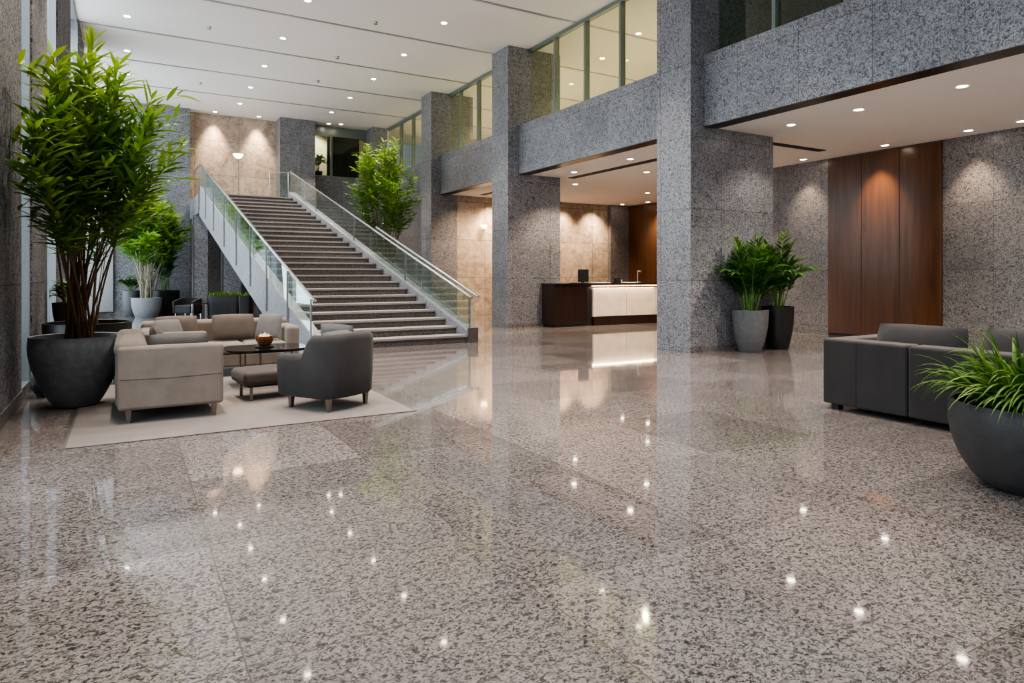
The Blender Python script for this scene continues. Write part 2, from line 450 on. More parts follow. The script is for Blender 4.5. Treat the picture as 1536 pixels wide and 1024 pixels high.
# wood panels on the right wall
for (a, b, l) in [(8.93, 9.74, 'tall red-brown wood wall panel, left of three behind the dark sofa'),
                  (8.09, 8.92, 'tall red-brown wood wall panel, middle of three, lit by an orange spotlight glow'),
                  (7.25, 8.08, 'tall red-brown wood wall panel, right of three behind the dark sofa')]:
    o = MB().rbox(14.09, a, .06, 14.15, b, LOW - .03, .006, 2).build('wood_wall_panel', 'wood'); tag(o, l, 'wall panel', 'red-brown wood wall panels')
    MB().box(14.11, a, 0, 14.15, b, .06).build('kick_strip', 'slot', o)

# ------------------------------------------------------------------ staircase
N = 26; Y0 = 12.42; RUN = 11.6; RISE = 4.05
xl = lambda t: 2.93 - .88 * t          # outer left edge
xr = lambda t: 6.10 - 1.22 * t         # inner right edge
st = thing('staircase', 'wide granite staircase rising to the back landing with dark risers and pale nosings', 'staircase', (4.5, Y0, 0))
def sb(mb, name, mat, parent=st, **k):
    mb.v = [(x - 4.5, y - Y0, z) for x, y, z in mb.v]
    return mb.build(name, mat, parent, **k)
dy = RUN / N; dz = RISE / N
for i in range(N):
    t0 = i / N; t1 = (i + 1) / N
    y0 = Y0 + i * dy; y1 = y0 + dy; z1 = (i + 1) * dz; z0 = max(0, z1 - .36)
    a, b = xl(t0) + .22, xr(t0); a1, b1 = xl(t1) + .22, xr(t1)
    z1b = z1 - .04
    s = sb(MB().hexa([(a,y0,z0),(b,y0,z0),(b1,y1,z0),(a1,y1,z0),(a,y0,z1b),(b,y0,z1b),(b1,y1,z1b),(a1,y1,z1b)]), 'step', 'step')
    mb = MB().hexa([(a,y0-.025,z1b),(b,y0-.025,z1b),(b1,y1-.027,z1b),(a1,y1-.027,z1b),(a,y0-.025,z1),(b,y0-.025,z1),(b1,y1-.027,z1),(a1,y1-.027,z1)])
    nz = sb(mb, 'tread', 'nosing', s)
def stringer(fx, wdt, up, down, mat):
    K = 24; mb = MB(); ring = []
    for k in range(K + 1):
        t = k / K; x = fx(t); y = Y0 + RUN * t - (.02 if k == 0 else 0)
        zt = RISE * t + up; zb = max(0, RISE * t - down)
        ring += [(x, y, zb), (x + wdt, y, zb), (x + wdt, y, zt), (x, y, zt)]
    fs = [(0,1,2,3), (4*K+3, 4*K+2, 4*K+1, 4*K)]
    for k in range(K):
        for j in range(4):
            j2 = (j+1) % 4; fs.append((4*k+j, 4*(k+1)+j, 4*(k+1)+j2, 4*k+j2))
    mb.add(ring, fs); return sb(mb, 'stringer', mat)
stringer(xl, .22, .24, .72, 'sill')
stringer(xr, .22, .24, .72, 'sill')
sb(MB().box(xr(0) - .004, Y0 - .06, 0, xr(0) + .225, Y0 - .021, .3), 'end_block', 'step')
ld = MB().hexa([(2.0,24.02,3.42),(5.15,24.02,3.42),(5.12,26.8,3.42),(2.0,27.1,3.42),(2.0,24.02,4.05),(5.15,24.02,4.05),(5.12,26.8,4.05),(2.0,27.1,4.05)])
ld.box(2.0, 27.1, 3.42, 5.12, 27.65, 4.05)
sb(ld, 'landing', 'sill')
for (x0, x1, yy, l) in [(1.95, 2.40, 25.0, 'grey granite pier under the left end of the stair landing'), (2.85, 3.47, 25.0, 'grey granite pier under the middle of the stair landing, behind the grass trough')]:
    o = MB().box(x0, yy, 0, x1, yy + .7, 3.42).build('support_pier', 'stone'); tag(o, l, 'pier', 'piers under the landing')
    MB().box(x0 - .012, yy - .02, 0, x0, yy + .04, 3.42).build('corner_strip', 'alu', o)

def rail_pts(fx, off, h, t0, t1, extra=None):
    p = [(fx(t0) + off, Y0 + RUN * t0, RISE * t0 + h), (fx(t1) + off, Y0 + RUN * t1, RISE * t1 + h)]
    return p
def balustrade(label, fx, off, t0, t1, posts, top=.95, rail=True, drop=.0, side=0, ext=None):
    o = thing('glass_balustrade', label, 'balustrade', (fx(t0) + off, Y0 + RUN * t0, 0), 0, 'glass balustrades on the stairs')
    ox, oy = fx(t0) + off, Y0 + RUN * t0
    def bb(mb, name, mat, par=o, **k):
        mb.v = [(x - ox, y - oy, z) for x, y, z in mb.v]; return mb.build(name, mat, par, **k)
    ts = [t0] + [p for p in posts if t0 < p < t1] + [t1]
    for a, b in zip(ts[:-1], ts[1:]):
        g = .004
        a2, b2 = a + g, b - g; P = []
        for zb, dzz in ((0, .26), (1, top - .03)):
            for (t, dx) in ((a2, -.007), (a2, .007), (b2, .007), (b2, -.007)):
                P.append((fx(t) + off + dx, Y0 + RUN * t, RISE * t + dzz))
        bb(MB().hexa([P[0],P[1],P[2],P[3],P[4],P[5],P[6],P[7]]), 'glass_panel', 'glass')
    if rail:
        pts = [(fx(t0) + off, Y0 + RUN * t0 - .12, RISE * t0 + top - .02)] + rail_pts(fx, off, top, t0, t1)
        if ext: pts += ext
        mb = MB()
        for i in range(len(pts) - 1): mb.tube([pts[i], pts[i + 1]], .03, 10)
        bb(mb, 'handrail', 'steel', smooth=40)
    for p in posts:
        x = fx(p) + off + side; y = Y0 + RUN * p; z = RISE * p
        bb(MB().box(x - .012, y - .028, max(.02, z + .25 - drop), x + .012, y + .028, z + top), 'post', 'steel')
    return o
bl = balustrade('glass balustrade with steel handrail along the left outer edge of the stairs', xl, .03, 0, 1, [.0, .13, .27, .40, .53, .66, .79, .90, .99], drop=.75, side=-.045,
           ext=[(2.05, 24.9, 5.0), (2.10, 27.0, 5.0)])
balustrade('glass balustrade with steel handrail along the right inner edge of the stairs', xr, .05, 0, 1, [0, .25, .52, .78, .99])
balustrade('frameless glass panel without handrail on the outer right edge of the lower stairs', xr, .20, .0, .42, [.2], rail=True, top=.97)
balustrade('frameless glass screen on the inner left edge of the upper stairs', xl, .19, .42, .99, [.7], rail=False, top=.86)
o = thing('landing_guard', 'short glass guard with steel rail at the top right of the stairs', 'balustrade', (4.3, 24.3, 4.05))
MB().box(.05, -.006, 0, .6, .006, .9).build('glass_panel', 'glass', o)
MB().tube([(0, 0, 0), (0, 0, .92), (.62, 0, .94), (.62, 0, 0)], .025, 8).build('rail', 'steel', o, smooth=40)

# torchiere on the landing
o = thing('floor_lamp', 'slim torchiere floor lamp with a glowing bowl on the stair landing', 'lamp', (3.5, 26.0, 4.05))
MB().lathe([(.14, 0), (.14, .02), (.02, .035)], seg=24, cap1=True).build('base', 'steel', o, smooth=40)
MB().tube([(0, 0, .02), (0, 0, 1.6)], .014, 8).build('pole', 'steel', o, smooth=40)
MB().lathe([(.03, 1.58), (.10, 1.61), (.17, 1.70), (.18, 1.74), (.15, 1.72), (.05, 1.63)], seg=24).build('shade', 'glow', o, smooth=60)

# ------------------------------------------------------------------ lights
def spot(name, loc, tgt, power, ang, blend=.6, col=(1, .87, .745), rad=.06):
    l = bpy.data.lights.new(name, 'SPOT'); l.energy = power; l.spot_size = math.radians(ang); l.spot_blend = blend
    l.color = col; l.shadow_soft_size = rad
    o = bpy.data.objects.new(name, l); C.objects.link(o); o.location = loc
    o.rotation_euler = (Vector(tgt) - Vector(loc)).to_track_quat('-Z', 'Y').to_euler(); return o
def area(name, loc, tgt, sx, sy, power, col):
    l = bpy.data.lights.new(name, 'AREA'); l.shape = 'RECTANGLE'; l.size = sx; l.size_y = sy; l.energy = power; l.color = col
    o = bpy.data.objects.new(name, l); C.objects.link(o); o.location = loc
    o.rotation_euler = (Vector(tgt) - Vector(loc)).to_track_quat('-Z', 'Y').to_euler(); return o
dl0 = None
def downlight(x, y, z, label, group):
    global dl0
    if dl0 is None:
        dl0 = thing('downlight', label, 'ceiling light', (x, y, z), 0, group)
        MB().lathe([(.066, -.004), (.090, -.012), (.090, 0), (.066, 0)], seg=24, cap0=False).build('trim_ring', 'trim', dl0, smooth=40)
        MB().lathe([(.067, -.008), (.067, -.002)], seg=24, cap1=True).build('lens', 'lens', dl0)
        return dl0
    return dup(dl0, (x, y, z), 0, label, group)
ordn = ['nearest the camera', 'second from the camera', 'third from the camera', 'fourth from the camera', 'farthest from the camera']
rows = [('left', -.0, [18.16, 20.96, 23.37]), ('middle', 3.48, [15.11, 17.84, 20.49, 23.04, 25.4]), ('right', 6.65, [14.81, 17.51, 20.15, 22.67, 25.06])]
for nm, x, ys in rows:
    for k, y in enumerate(ys):
        pos = ordn[k] if len(ys) == 5 else ['nearest the camera', 'second of three from the camera', 'farthest from the camera'][k]
        downlight(x, y, CEIL, 'recessed downlight in the %s row of the lobby ceiling, %s' % (nm, pos), 'downlights in the lobby ceiling')
        spot('lobby_spot', (x, y, CEIL - .06), (x, y, 0), 950, 82)
for y in (12.2, 9.4, 6.6, 3.6):  # unseen rows without fixtures, added to light the near lobby
    for x in (0.2, 3.48, 6.65): spot('lobby_spot', (x, y, CEIL - .06), (x, y, 0), 950, 82)
downlight(7.05, 27.0, CEIL, 'small recessed downlight by the back gallery window, left of two', 'downlights by the gallery window')
downlight(7.5, 26.85, CEIL, 'small recessed downlight by the back gallery window, right of two', 'downlights by the gallery window')
# niche wall washers
for x, l in ((2.85, 'left'), (4.4, 'right')):
    downlight(x, 27.15, CEIL, 'recessed spotlight over the travertine wall above the stairs, %s of two' % l, 'spotlights over the travertine niche')
    spot('niche_spot', (x, 27.3, CEIL - .07), (x, 27.66, 5.6), 1000, 60, 1.0, (1, .76, .54), .10)
# right lounge
k = 0
for (x, y, l) in [(10.35, 5.04, 'nearest the camera in the row behind the beam'), (10.35, 6.6, 'middle of the row behind the beam'), (10.35, 7.88, 'behind the beam, beside the broad column'),
                  (13.6, 5.66, 'at the right edge of the photo'), (13.63, 6.53, 'over the wall right of the wood panels'),
                  (13.67, 8.14, 'before the middle wood panel'), (13.69, 10.09, 'over the stone wall left of the wood panels')]:
    downlight(x, y, LOW, 'downlight in the low lounge ceiling, ' + l, 'downlights in the low lounge ceiling')
    if x < 12: spot('lounge_spot', (x, y, LOW - .05), (x, y, 0), 520 if y < 7.5 else 120, 115)
for y in (2, 3.5): spot('lounge_spot', (10.35, y, LOW - .05), (10.35, y, 0), 520, 115)
for y, p in ((10.25, 130), (6.6, 150), (5.3, 150), (8.5, 240)):
    spot('wall_washer', (13.6, y, LOW - .05), (14.15, y, 2.4), p * 1.7, 66, 1.0, (1, .76, .55), .06)
# reception
for (x, y, l) in [(10.17, 14.35, 'by the second column, left of the dark slot'), (10.16, 12.08, 'near the beam, right of the second column'), (11.82, 13.4, 'over the reception desk beside the broad column'),
                  (11.56, 16.25, 'behind the desk, near the second column'), (14.85, 16.79, 'behind the desk, in the middle of the ceiling'),
                  (16.43, 20.0, 'against the travertine wall, nearest the wood'), (16.71, 18.87, 'over the reception wood wall')]:
    downlight(x, y, LOW, 'recessed downlight in the reception ceiling, ' + l, 'downlights in the reception ceiling')
for (x, y) in [(10.2, 14.3), (10.2, 12.1), (12.5, 12.6), (12.0, 16.6), (14.9, 17), (13.5, 13.2)]:
    spot('reception_spot', (x, y, LOW - .05), (x, y, 0), 560, 115, .7, (1, .78, .56))
for x in (11.0, 12.4, 14.0, 15.4):
    spot('travertine_washer', (x, 20.0, LOW - .05), (x, 20.6, 2.2), 700, 95, 1.0, (1, .74, .50), .12)
spot('wood_washer', (16.6, 18.6, LOW - .05), (17.1, 18.6, 2.2), 420, 80, 1.0, (1, .68, .42), .03)
spot('wood_washer', (16.6, 16.2, LOW - .05), (17.1, 16.2, 2.2), 420, 80, 1.0, (1, .68, .42), .03)
spot('passage_spot', (10.3, 18.6, LOW - .05), (10.3, 20.3, .6), 650, 110, .8, (1, .72, .48))
# gallery upstairs
for (y) in (11.2, 13.2, 17.2, 19.2, 22.5, 25.0):
    spot('gallery_spot', (11.6, y, CEIL - .08), (11.9, y, 5.4), 420, 150, .5, (1, .82, .58), .05)
gl = [(11.2, 11.0, 'behind the wide gallery glass, nearest the broad column'), (11.2, 13.0, 'behind the wide gallery glass, middle'), (11.6, 15.0, 'behind the wide gallery glass, nearest the second column'),
      (11.2, 17.5, 'behind the gallery glass between second and third columns, right one'), (11.2, 19.5, 'behind the gallery glass between second and third columns, left one'), (11.2, 23.0, 'behind the farthest gallery glass')]
for x, y, l in gl: downlight(x, y, CEIL, 'gallery downlight ' + l, 'downlights in the upstairs gallery')
spot('gallery_spot', (7.0, 28.4, CEIL - .1), (6.8, 29.2, 6.0), 250, 130, .5, (1, .82, .58), .1)
# sprinklers / smoke heads
sp0 = None
for (x, y, l) in [(1.76, 17.97, 'between the left and middle downlight rows, nearest the camera'), (2.01, 23.3, 'between the left and middle downlight rows, farther back'),
                  (5.2, 15.6, 'between the middle and right downlight rows, nearest the camera'), (5.1, 18.6, 'between the middle and right downlight rows, second from the camera'), (5.2, 21.2, 'between the middle and right downlight rows, farthest from the camera')]:
    L = 'tiny ceiling sprinkler head ' + l
    if sp0 is None:
        sp0 = thing('ceiling_sprinkler', L, 'sprinkler', (x, y, CEIL), 0, 'sprinkler heads in the lobby ceiling')
        MB().lathe([(.02, -.05), (.05, -.045), (.02, -.03), (.03, -.01), (.06, 0)], seg=12).build('head', 'steel', sp0, smooth=40)
    else: dup(sp0, (x, y, CEIL), 0, L, 'sprinkler heads in the lobby ceiling')

# daylight
w = bpy.data.worlds.new('World'); SC.world = w; w.use_nodes = True
nt = w.node_tree; bg = nt.nodes['Background']
bg.inputs[0].default_value = (.86, .92, 1.0, 1); bg.inputs[1].default_value = .33
for (a, b) in wins:
    area('window_daylight', (-1.55, (a + b) / 2, 3.8), (5, (a + b) / 2, 3.3), b - a, 7, 120 * (b - a), (.84, .92, 1.0))

# ------------------------------------------------------------------ planting
def leaf(mb, p, d, L, W, droop, tone, roll=0.0, st=5, fold=.25):
    d = d.normalized(); side = d.cross(Vector((0, 0, 1)))
    if side.length < 1e-3: side = Vector((1, 0, 0))
    side.normalize(); side = Matrix.Rotation(roll, 3, d) @ side
    vs = []; q = Vector(p); cur = d.copy()
    prof = [.22, .85, 1.0, .62, .03] if st == 5 else [.3, 1.0, .7, .03]
    for i in range(st):
        wd = prof[i] * W / 2; nrm = side.cross(cur).normalized()
        vs += [q - side * wd + nrm * wd * fold, q.copy(), q + side * wd + nrm * wd * fold]
        cur = (cur + Vector((0, 0, -droop / st))).normalized(); q = q + cur * (L / (st - 1))
    fs = []
    for i in range(st - 1):
        o = 3 * i; fs += [(o, o+1, o+4, o+3), (o+1, o+2, o+5, o+4)]
    mb.add(vs, fs, tone)
def bez(a, b, c, n):
    return [a * (1-t)**2 + b * 2*t*(1-t) + c * t*t for t in [i/n for i in range(n+1)]]
def pot(root, prof, mat, soil_r, soil_z, seg=44):
    MB().lathe(prof, seg=seg).build('pot', mat, root, smooth=50)
    MB().lathe([(soil_r, soil_z - .02), (soil_r, soil_z), (soil_r * .5, soil_z + .012), (.001, soil_z + .015)], seg=28).build('soil', 'soil', root)
def egg(R_, H, rb, th=.03):
    pr = []
    for i in range(11):
        u = i / 10
        r = rb + (R_ - rb) * math.sin(min(1, u * 1.02) * PI / 2) ** .95
        pr.append((r, H * u))
    pr[-1] = (R_ * .995, H * .985)
    return pr + [(R_, H), (R_ - th * .4, H + .006), (R_ - th, H), (R_ - th * 1.1, H - .09)]
def bowl(R_, H, rb, th=.03, f=1.2, e=.68):
    pr = [(rb * .97, 0), (rb, .008)]
    for i in range(1, 13):
        u = i / 12
        pr.append((rb + (R_ * 1.015 - rb) * math.sin(min(1, u * f) * PI / 2) ** e - (.012 * max(0, u - .85) / .15), H * u))
    return pr + [(R_ - .004, H + .004), (R_ - th, H), (R_ - th * 1.1, H - .09)]
def clampx(p, xmin, loc):
    if xmin is not None and p.x + loc[0] < xmin: p.x = xmin - loc[0] + .03 * R.random()
    return p
def bamboo(root, loc, z0, tips, base_r, caner, leafmat, canemat, start=.42, whorl=.055, L=.22, W=.036, xmin=None, branch=10, bl=.5, nper=3, sway=.5, stem='cane', bright=.0, up=0.0):
    """cane bundle: each cane curves from the pot to a tip and carries leaf whorls and side shoots"""
    mb = MB(); rl = R
    zmax = max(t[2] for t in tips); zmin = min(t[2] for t in tips) * .5
    for (tx, ty, tz) in tips:
        a = rl.uniform(0, 2*PI); rr = base_r * math.sqrt(rl.random())
        p0 = Vector((rr*math.cos(a), rr*math.sin(a), z0))
        tip = Vector((tx, ty, tz))
        mid = p0.lerp(tip, .5) ; mid = Vector((p0.x + (tip.x-p0.x)*.42, p0.y + (tip.y-p0.y)*.42, p0.z + (tip.z-p0.z)*.62))
        pts = bez(p0, mid, tip, 12)
        pts = [clampx(p, xmin, loc) for p in pts]
        c = MB(); c.tube(pts, [caner * (1 - .75 * i / 12) for i in range(13)], 6); c.build(stem, canemat, root, smooth=60)
        Ln = (tip - p0).length
        def along(t):
            f = t * 12; i = min(11, int(f)); return pts[i].lerp(pts[i+1], f - i), (pts[i+1]-pts[i]).normalized()
        def place(q, dd, l, wd):
            e = q + dd * l
            if xmin is not None and e.x + loc[0] < xmin:
                dd = Vector((abs(dd.x) * .3, dd.y, dd.z)).normalized()
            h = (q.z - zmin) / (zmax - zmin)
            tone = max(0, min(1, .12 + .62 * h ** 1.3 + rl.uniform(-.22, .25) + bright))  # leaf colour lightens toward the crown, standing in for light there
            leaf(mb, q, dd, l, wd, rl.uniform(.2, .9), tone, rl.uniform(-.6, .6), 5 if L > .15 else 4)
        t = start; step = whorl / Ln
        while t < 1.0:
            q, d = along(min(t, .999)); ph = rl.uniform(0, 2*PI)
            for k_ in range(nper):
                an = ph + 2*PI*k_/nper
                o = Vector((math.cos(an), math.sin(an), 0))
                dd = (d * (rl.uniform(.45, 1.1) + up) + o * rl.uniform(.7, 1.2)).normalized()
                place(q, dd, L * rl.uniform(.7, 1.2) * (1.0 if t < .9 else .85), W * rl.uniform(.8, 1.2))
            t += step
        for k_ in range(branch):
            q, d = along(rl.uniform(start, .92)); an = rl.uniform(0, 2*PI)
            o = Vector((math.cos(an), math.sin(an), 0)); dd = (d * .6 + o * 1.0).normalized()
            bl_ = bl * rl.uniform(.6, 1.2)
            e = q + dd * bl_ + Vector((0, 0, .05)); cpt = clampx(e, xmin, loc)
            tw = MB(); n = max(3, int(bl_ / (whorl * .9)))
            for i in range(n + 1):
                s_ = i / n; qq = q.lerp(cpt, s_)
                for sg in (-1, 1):
                    sd = dd.cross(Vector((0, 0, 1))).normalized() * sg
                    place(qq, (dd * .9 + sd * .8 + Vector((0, 0, rl.uniform(-.1, .5)))).normalized(), L * rl.uniform(.65, 1.1), W * rl.uniform(.8, 1.1))
    if xmin is not None: mb.v = [(max(x, xmin - .03 - loc[0]), y, z) for x, y, z in mb.v]
    mb.build('foliage', leafmat, root, smooth=0)

def scr(dx, dep):    # offset across and away from the viewer, in the room's axes
    return dx * .866 + dep * .5, -dx * .5 + dep * .866

# tall bamboo at the left
loc = (-.47, 8.52, .008)
pb = thing('potted_bamboo', 'tall bright green bamboo with bare canes in a big charcoal pot by the beige sofa', 'potted plant', loc)
pot(pb, bowl(.43, .74, .20, f=1.08, e=.86), 'potg', .395, .66)
tips = []
for (dx, z) in [(.30, 3.86), (.12, 3.72), (.40, 3.64), (.72, 3.40), (.55, 3.18), (.86, 3.0), (.95, 2.75), (.75, 2.50), (.05, 3.35), (.25, 3.10),
                (.45, 2.85), (-.05, 2.80), (.2, 2.6), (.62, 2.45), (.88, 2.42), (.4, 2.35), (.68, 2.8), (.15, 3.0), (.82, 3.32), (.92, 3.08), (1.0, 2.85), (.6, 3.45)]:
    dep = R.uniform(-.45, .35) if dx > .2 else R.uniform(.0, .4)
    x_, y_ = scr(dx, dep); tips.append((x_, y_, z))
for (x_, y_, z) in [(-.62, 7.9, 3.30), (-.66, 7.7, 3.05), (-.70, 7.35, 2.62), (-.72, 7.15, 2.40), (-.70, 7.5, 2.85), (-.66, 7.8, 2.55), (-.60, 8.1, 3.45),
                    (-.55, 8.2, 3.1), (-.64, 7.3, 2.2), (-.6, 7.9, 2.3), (-.5, 7.8, 2.75), (-.42, 7.6, 2.5), (-.68, 7.55, 2.35), (-.3, 7.75, 2.95), (-.62, 7.8, 3.5), (-.66, 7.45, 3.1), (-.72, 7.2, 2.75), (-.4, 8.1, 3.55)]:
    tips.append((x_ - loc[0], y_ - loc[1], z))
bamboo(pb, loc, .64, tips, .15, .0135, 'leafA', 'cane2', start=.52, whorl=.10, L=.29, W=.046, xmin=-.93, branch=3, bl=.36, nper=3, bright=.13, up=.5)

# wide planter behind it with thin canes
loc = (-.44, 10.3, 0)
p2 = thing('potted_bamboo', 'low wide charcoal planter with a few thin canes behind the big charcoal pot', 'potted plant', loc)
pot(p2, egg(.50, .78, .26), 'potb', .45, .70)
bamboo(p2, loc, .68, [(*scr(dx, dp), z) for dx, dp, z in [(.1,.1,2.0),(.3,0,2.2),(.0,-.1,1.8),(-.2,-.2,2.1),(.25,.2,2.5)]], .2, .009, 'leafA', 'cane', start=.6, whorl=.09, L=.2, W=.035, xmin=-.93, branch=3, bl=.3, bright=-.2)
# black tall pot with leafy plant at far left
def palm(root, z0, fronds, stemmat, leafmat, spread, h, L=.28, W=.03, base_r=.1, n=16, xmin=None, loc=(0,0,0), ymax=None, bare=.35, stem='stem', arch=.5):
    mb = MB()
    for i in range(fronds):
        a = 2*PI*i/fronds*2.618 + R.uniform(-.3, .3); k = R.uniform(.25, 1.0)
        rr = base_r * R.random()
        p0 = Vector((rr*math.cos(a), rr*math.sin(a), z0))
        hh = h * (1.05 - .30 * k * k) * R.uniform(.62, 1.05)
        tip = Vector((math.cos(a)*spread*k, math.sin(a)*spread*k, z0 + hh * (1 - .25 * k)))
        mid = Vector((p0.x + (tip.x-p0.x)*.30, p0.y + (tip.y-p0.y)*.30, z0 + hh * (.72 + arch * .4)))
        pts = [clampx(p, xmin, loc) for p in bez(p0, mid, tip, 14)]
        if ymax is not None:
            for p in pts:
                if p.y + loc[1] > ymax - .06: p.y = ymax - .06 - loc[1] - .3 * (p.y + loc[1] - ymax + .06)
        c = MB(); c.tube(pts, [.009*(1-.8*j/14) for j in range(15)], 5); c.build(stem, stemmat, root, smooth=60)
        for j in range(n):
            t = bare + (1-bare) * j / (n-1); f = t*14; q = min(13, int(f)); p = pts[q].lerp(pts[q+1], f-q); d = (pts[q+1]-pts[q]).normalized()
            sd = d.cross(Vector((0,0,1)))
            if sd.length < 1e-3: sd = Vector((1,0,0))
            sd.normalize()
            for sg in (-1, 1):
                dd = (d*.95 + sd*sg*.85 + Vector((0,0,R.uniform(-.05,.4)))).normalized()
                if ymax is not None and (p + dd*L).y + loc[1] > ymax: dd.y = min(dd.y, (ymax - .01 - p.y - loc[1]) / L)
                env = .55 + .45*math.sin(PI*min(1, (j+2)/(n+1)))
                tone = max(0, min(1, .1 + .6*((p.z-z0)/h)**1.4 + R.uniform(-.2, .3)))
                leaf(mb, p, dd, L*env*R.uniform(.8,1.15), W, R.uniform(.3, 1.1), tone, R.uniform(-.4,.4))
        leaf(mb, pts[-1], pts[-1]-pts[-2], L*.8, W, .7, .7)
    if ymax is not None: mb.v = [(x, min(y, ymax - loc[1] - .01*abs(math.sin(40*x))), z) for x, y, z in mb.v]
    if xmin is not None: mb.v = [(max(x, xmin - loc[0]), y, z) for x, y, z in mb.v]
    mb.build('foliage', leafmat, root, smooth=0)
loc = (-.74, 11.6, 0)
o = thing('potted_shrub', 'small leafy shrub in a tall black vase by the facade, left of the bamboo canes', 'potted plant', loc)
MB().lathe([(.10,0),(.12,.3),(.15,.6),(.19,.85),(.20,1.0),(.18,1.0),(.17,.93)], seg=30).build('pot', 'black', o, smooth=50)
MB().lathe([(.175,.92),(.001,.94)], seg=20).build('soil', 'soil', o)
palm(o, .93, 14, 'stemg', 'leafC', .22, .42, .18, .04, .06, 7, -.96, loc, bare=.3)
o = thing('empty_pot', 'small black bulging pot on the floor behind the left of the big charcoal pot', 'pot', (-.80, 9.35, 0))
MB().lathe([(.09,0),(.14,.08),(.165,.2),(.15,.32),(.12,.38),(.105,.38),(.12,.30)], seg=30).build('pot_body', 'black', o, smooth=50)

# two palms by the broad column
def cyl_pot(Rt, H, rb):
    return [(rb,0),(rb+.01,.015),(rb+(Rt-rb)*.55,H*.3),(rb+(Rt-rb)*.88,H*.6),(Rt*.995,H*.97),(Rt,H),(Rt-.03,H+.004),(Rt-.035,H-.08)]
loc = (9.84, 8.36, 0)
o = thing('potted_palm', 'bushy green palm in a slate grey pot against the broad column, left of the pair', 'potted plant', loc, 0, 'pair of palms by the broad column')
pot(o, cyl_pot(.325, .76, .19), 'pots', .285, .68)
palm(o, .67, 38, 'stemg', 'leafC', .66, 1.46, .27, .036, .13, 15, loc=loc, ymax=8.735, arch=.12, bare=.3)
loc = (10.68, 8.42, 0)
o = thing('potted_palm', 'dark green palm in a near-black pot beside the column, right of the pair', 'potted plant', loc, 0, 'pair of palms by the broad column')
pot(o, cyl_pot(.29, .80, .18), 'potb', .25, .72)
palm(o, .71, 34, 'stemg', 'leafC', .68, 1.44, .27, .036, .11, 15, loc=loc, ymax=8.735, arch=.12, bare=.3)

# arching grass in a bowl at the right edge
loc = (5.14, 2.07, 0)
o = thing('potted_grass', 'arching bright green grass plant in a big charcoal bowl at the right edge', 'potted plant', loc)
pot(o, bowl(.47, .56, .255), 'potd', .43, .50)
mb = MB()
for i in range(460):
    a = R.uniform(0, 2*PI); k = R.random() ** .75; rr = .26 * math.sqrt(R.random())
    p = Vector((rr*math.cos(a+.5), rr*math.sin(a+.5), .49)); L = R.uniform(.36, .62)
    el = 1.50 - .72 * k + R.uniform(-.1,.1); d = Vector((math.cos(a)*math.cos(el), math.sin(a)*math.cos(el), math.sin(el)))
    side = Vector((-math.sin(a), math.cos(a), 0)); n = 11; W = R.uniform(.022, .038); vs = []; q = p.copy()
    tone = max(0, min(1, R.gauss(.5, .24))); curl = R.uniform(1.5, 3.3)
    for j in range(n):
        t = j/(n-1); wd = W/2 * (min(1, .5 + t*2) * (1 - t**3) + .03)
        up = side.cross(d).normalized()
        vs += [q - side*wd + up*wd*.5, q.copy(), q + side*wd + up*wd*.5]
        d = (d + Vector((0,0,-curl/n*(.25+t*1.5)))).normalized(); q = q + d*(L/(n-1))
    fs = []
    for j in range(n-1):
        b = 3*j; fs += [(b,b+1,b+4,b+3),(b+1,b+2,b+5,b+4)]
    mb.add(vs, fs, tone)
mb.build('foliage', 'leafD', o, smooth=0)

# far plants by the back wall
loc = (.56, 25.2, 0)
o = thing('potted_bamboo', 'round bushy lime-green tree with pale stems in a pale grey pot by the back wall', 'potted plant', loc)
pot(o, cyl_pot(.46, .64, .33), 'potl', .41, .56)
tips = []
for i in range(32):
    a = R.uniform(0, 2*PI); ph = R.uniform(-.4, 1.5); rr = 1.08
    tips.append((rr*math.cos(a)*math.cos(ph)*.95, rr*math.sin(a)*math.cos(ph)*.9, 2.85 + 1.35*math.sin(ph)))
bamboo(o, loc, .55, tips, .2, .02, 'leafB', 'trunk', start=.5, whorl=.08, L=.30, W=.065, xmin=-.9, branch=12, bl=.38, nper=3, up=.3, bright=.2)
loc = (1.15, 26.1, 0)
o = thing('potted_palm', 'dark palm in a wide black pot behind the lime-green tree', 'potted plant', loc)
pot(o, cyl_pot(.46, .86, .36), 'potb', .41, .78)
palm(o, .77, 20, 'stemg', 'leafC', .62, 1.75, .32, .04, .15, 12, arch=.3)
loc = (.12, 26.3, 0)
o = thing('potted_shrub', 'small green shrub in a tall slate pot left of the lime-green tree', 'potted plant', loc)
pot(o, cyl_pot(.26, .86, .2), 'pots', .22, .78)
palm(o, .77, 16, 'stemg', 'leafC', .40, .62, .26, .04, .1, 9, arch=.3)
# tall tree by the stairs
loc = (6.95, 19.9, 0)
o = thing('potted_tree', 'tall yellow-green bamboo tree rising beside the right of the stairs', 'potted plant', loc)
pot(o, cyl_pot(.5, .9, .38), 'pots', .45, .82)
tips = []
for i in range(26):
    a = R.uniform(0, 2*PI); ph = R.uniform(-.6, 1.35)
    tips.append((.85*math.cos(a)*math.cos(ph), .85*math.sin(a)*math.cos(ph), 4.25 + 1.3*math.sin(ph)))
tips += [(*scr(dx, 0), z) for dx, z in [(-.55, 5.45), (.35, 5.62), (.1, 5.3), (-.8, 4.9), (.85, 4.6)]]
bamboo(o, loc, .8, tips, .16, .022, 'leafB', 'cane', start=.56, whorl=.12, L=.22, W=.05, branch=9, bl=.5, nper=3, bright=.16)

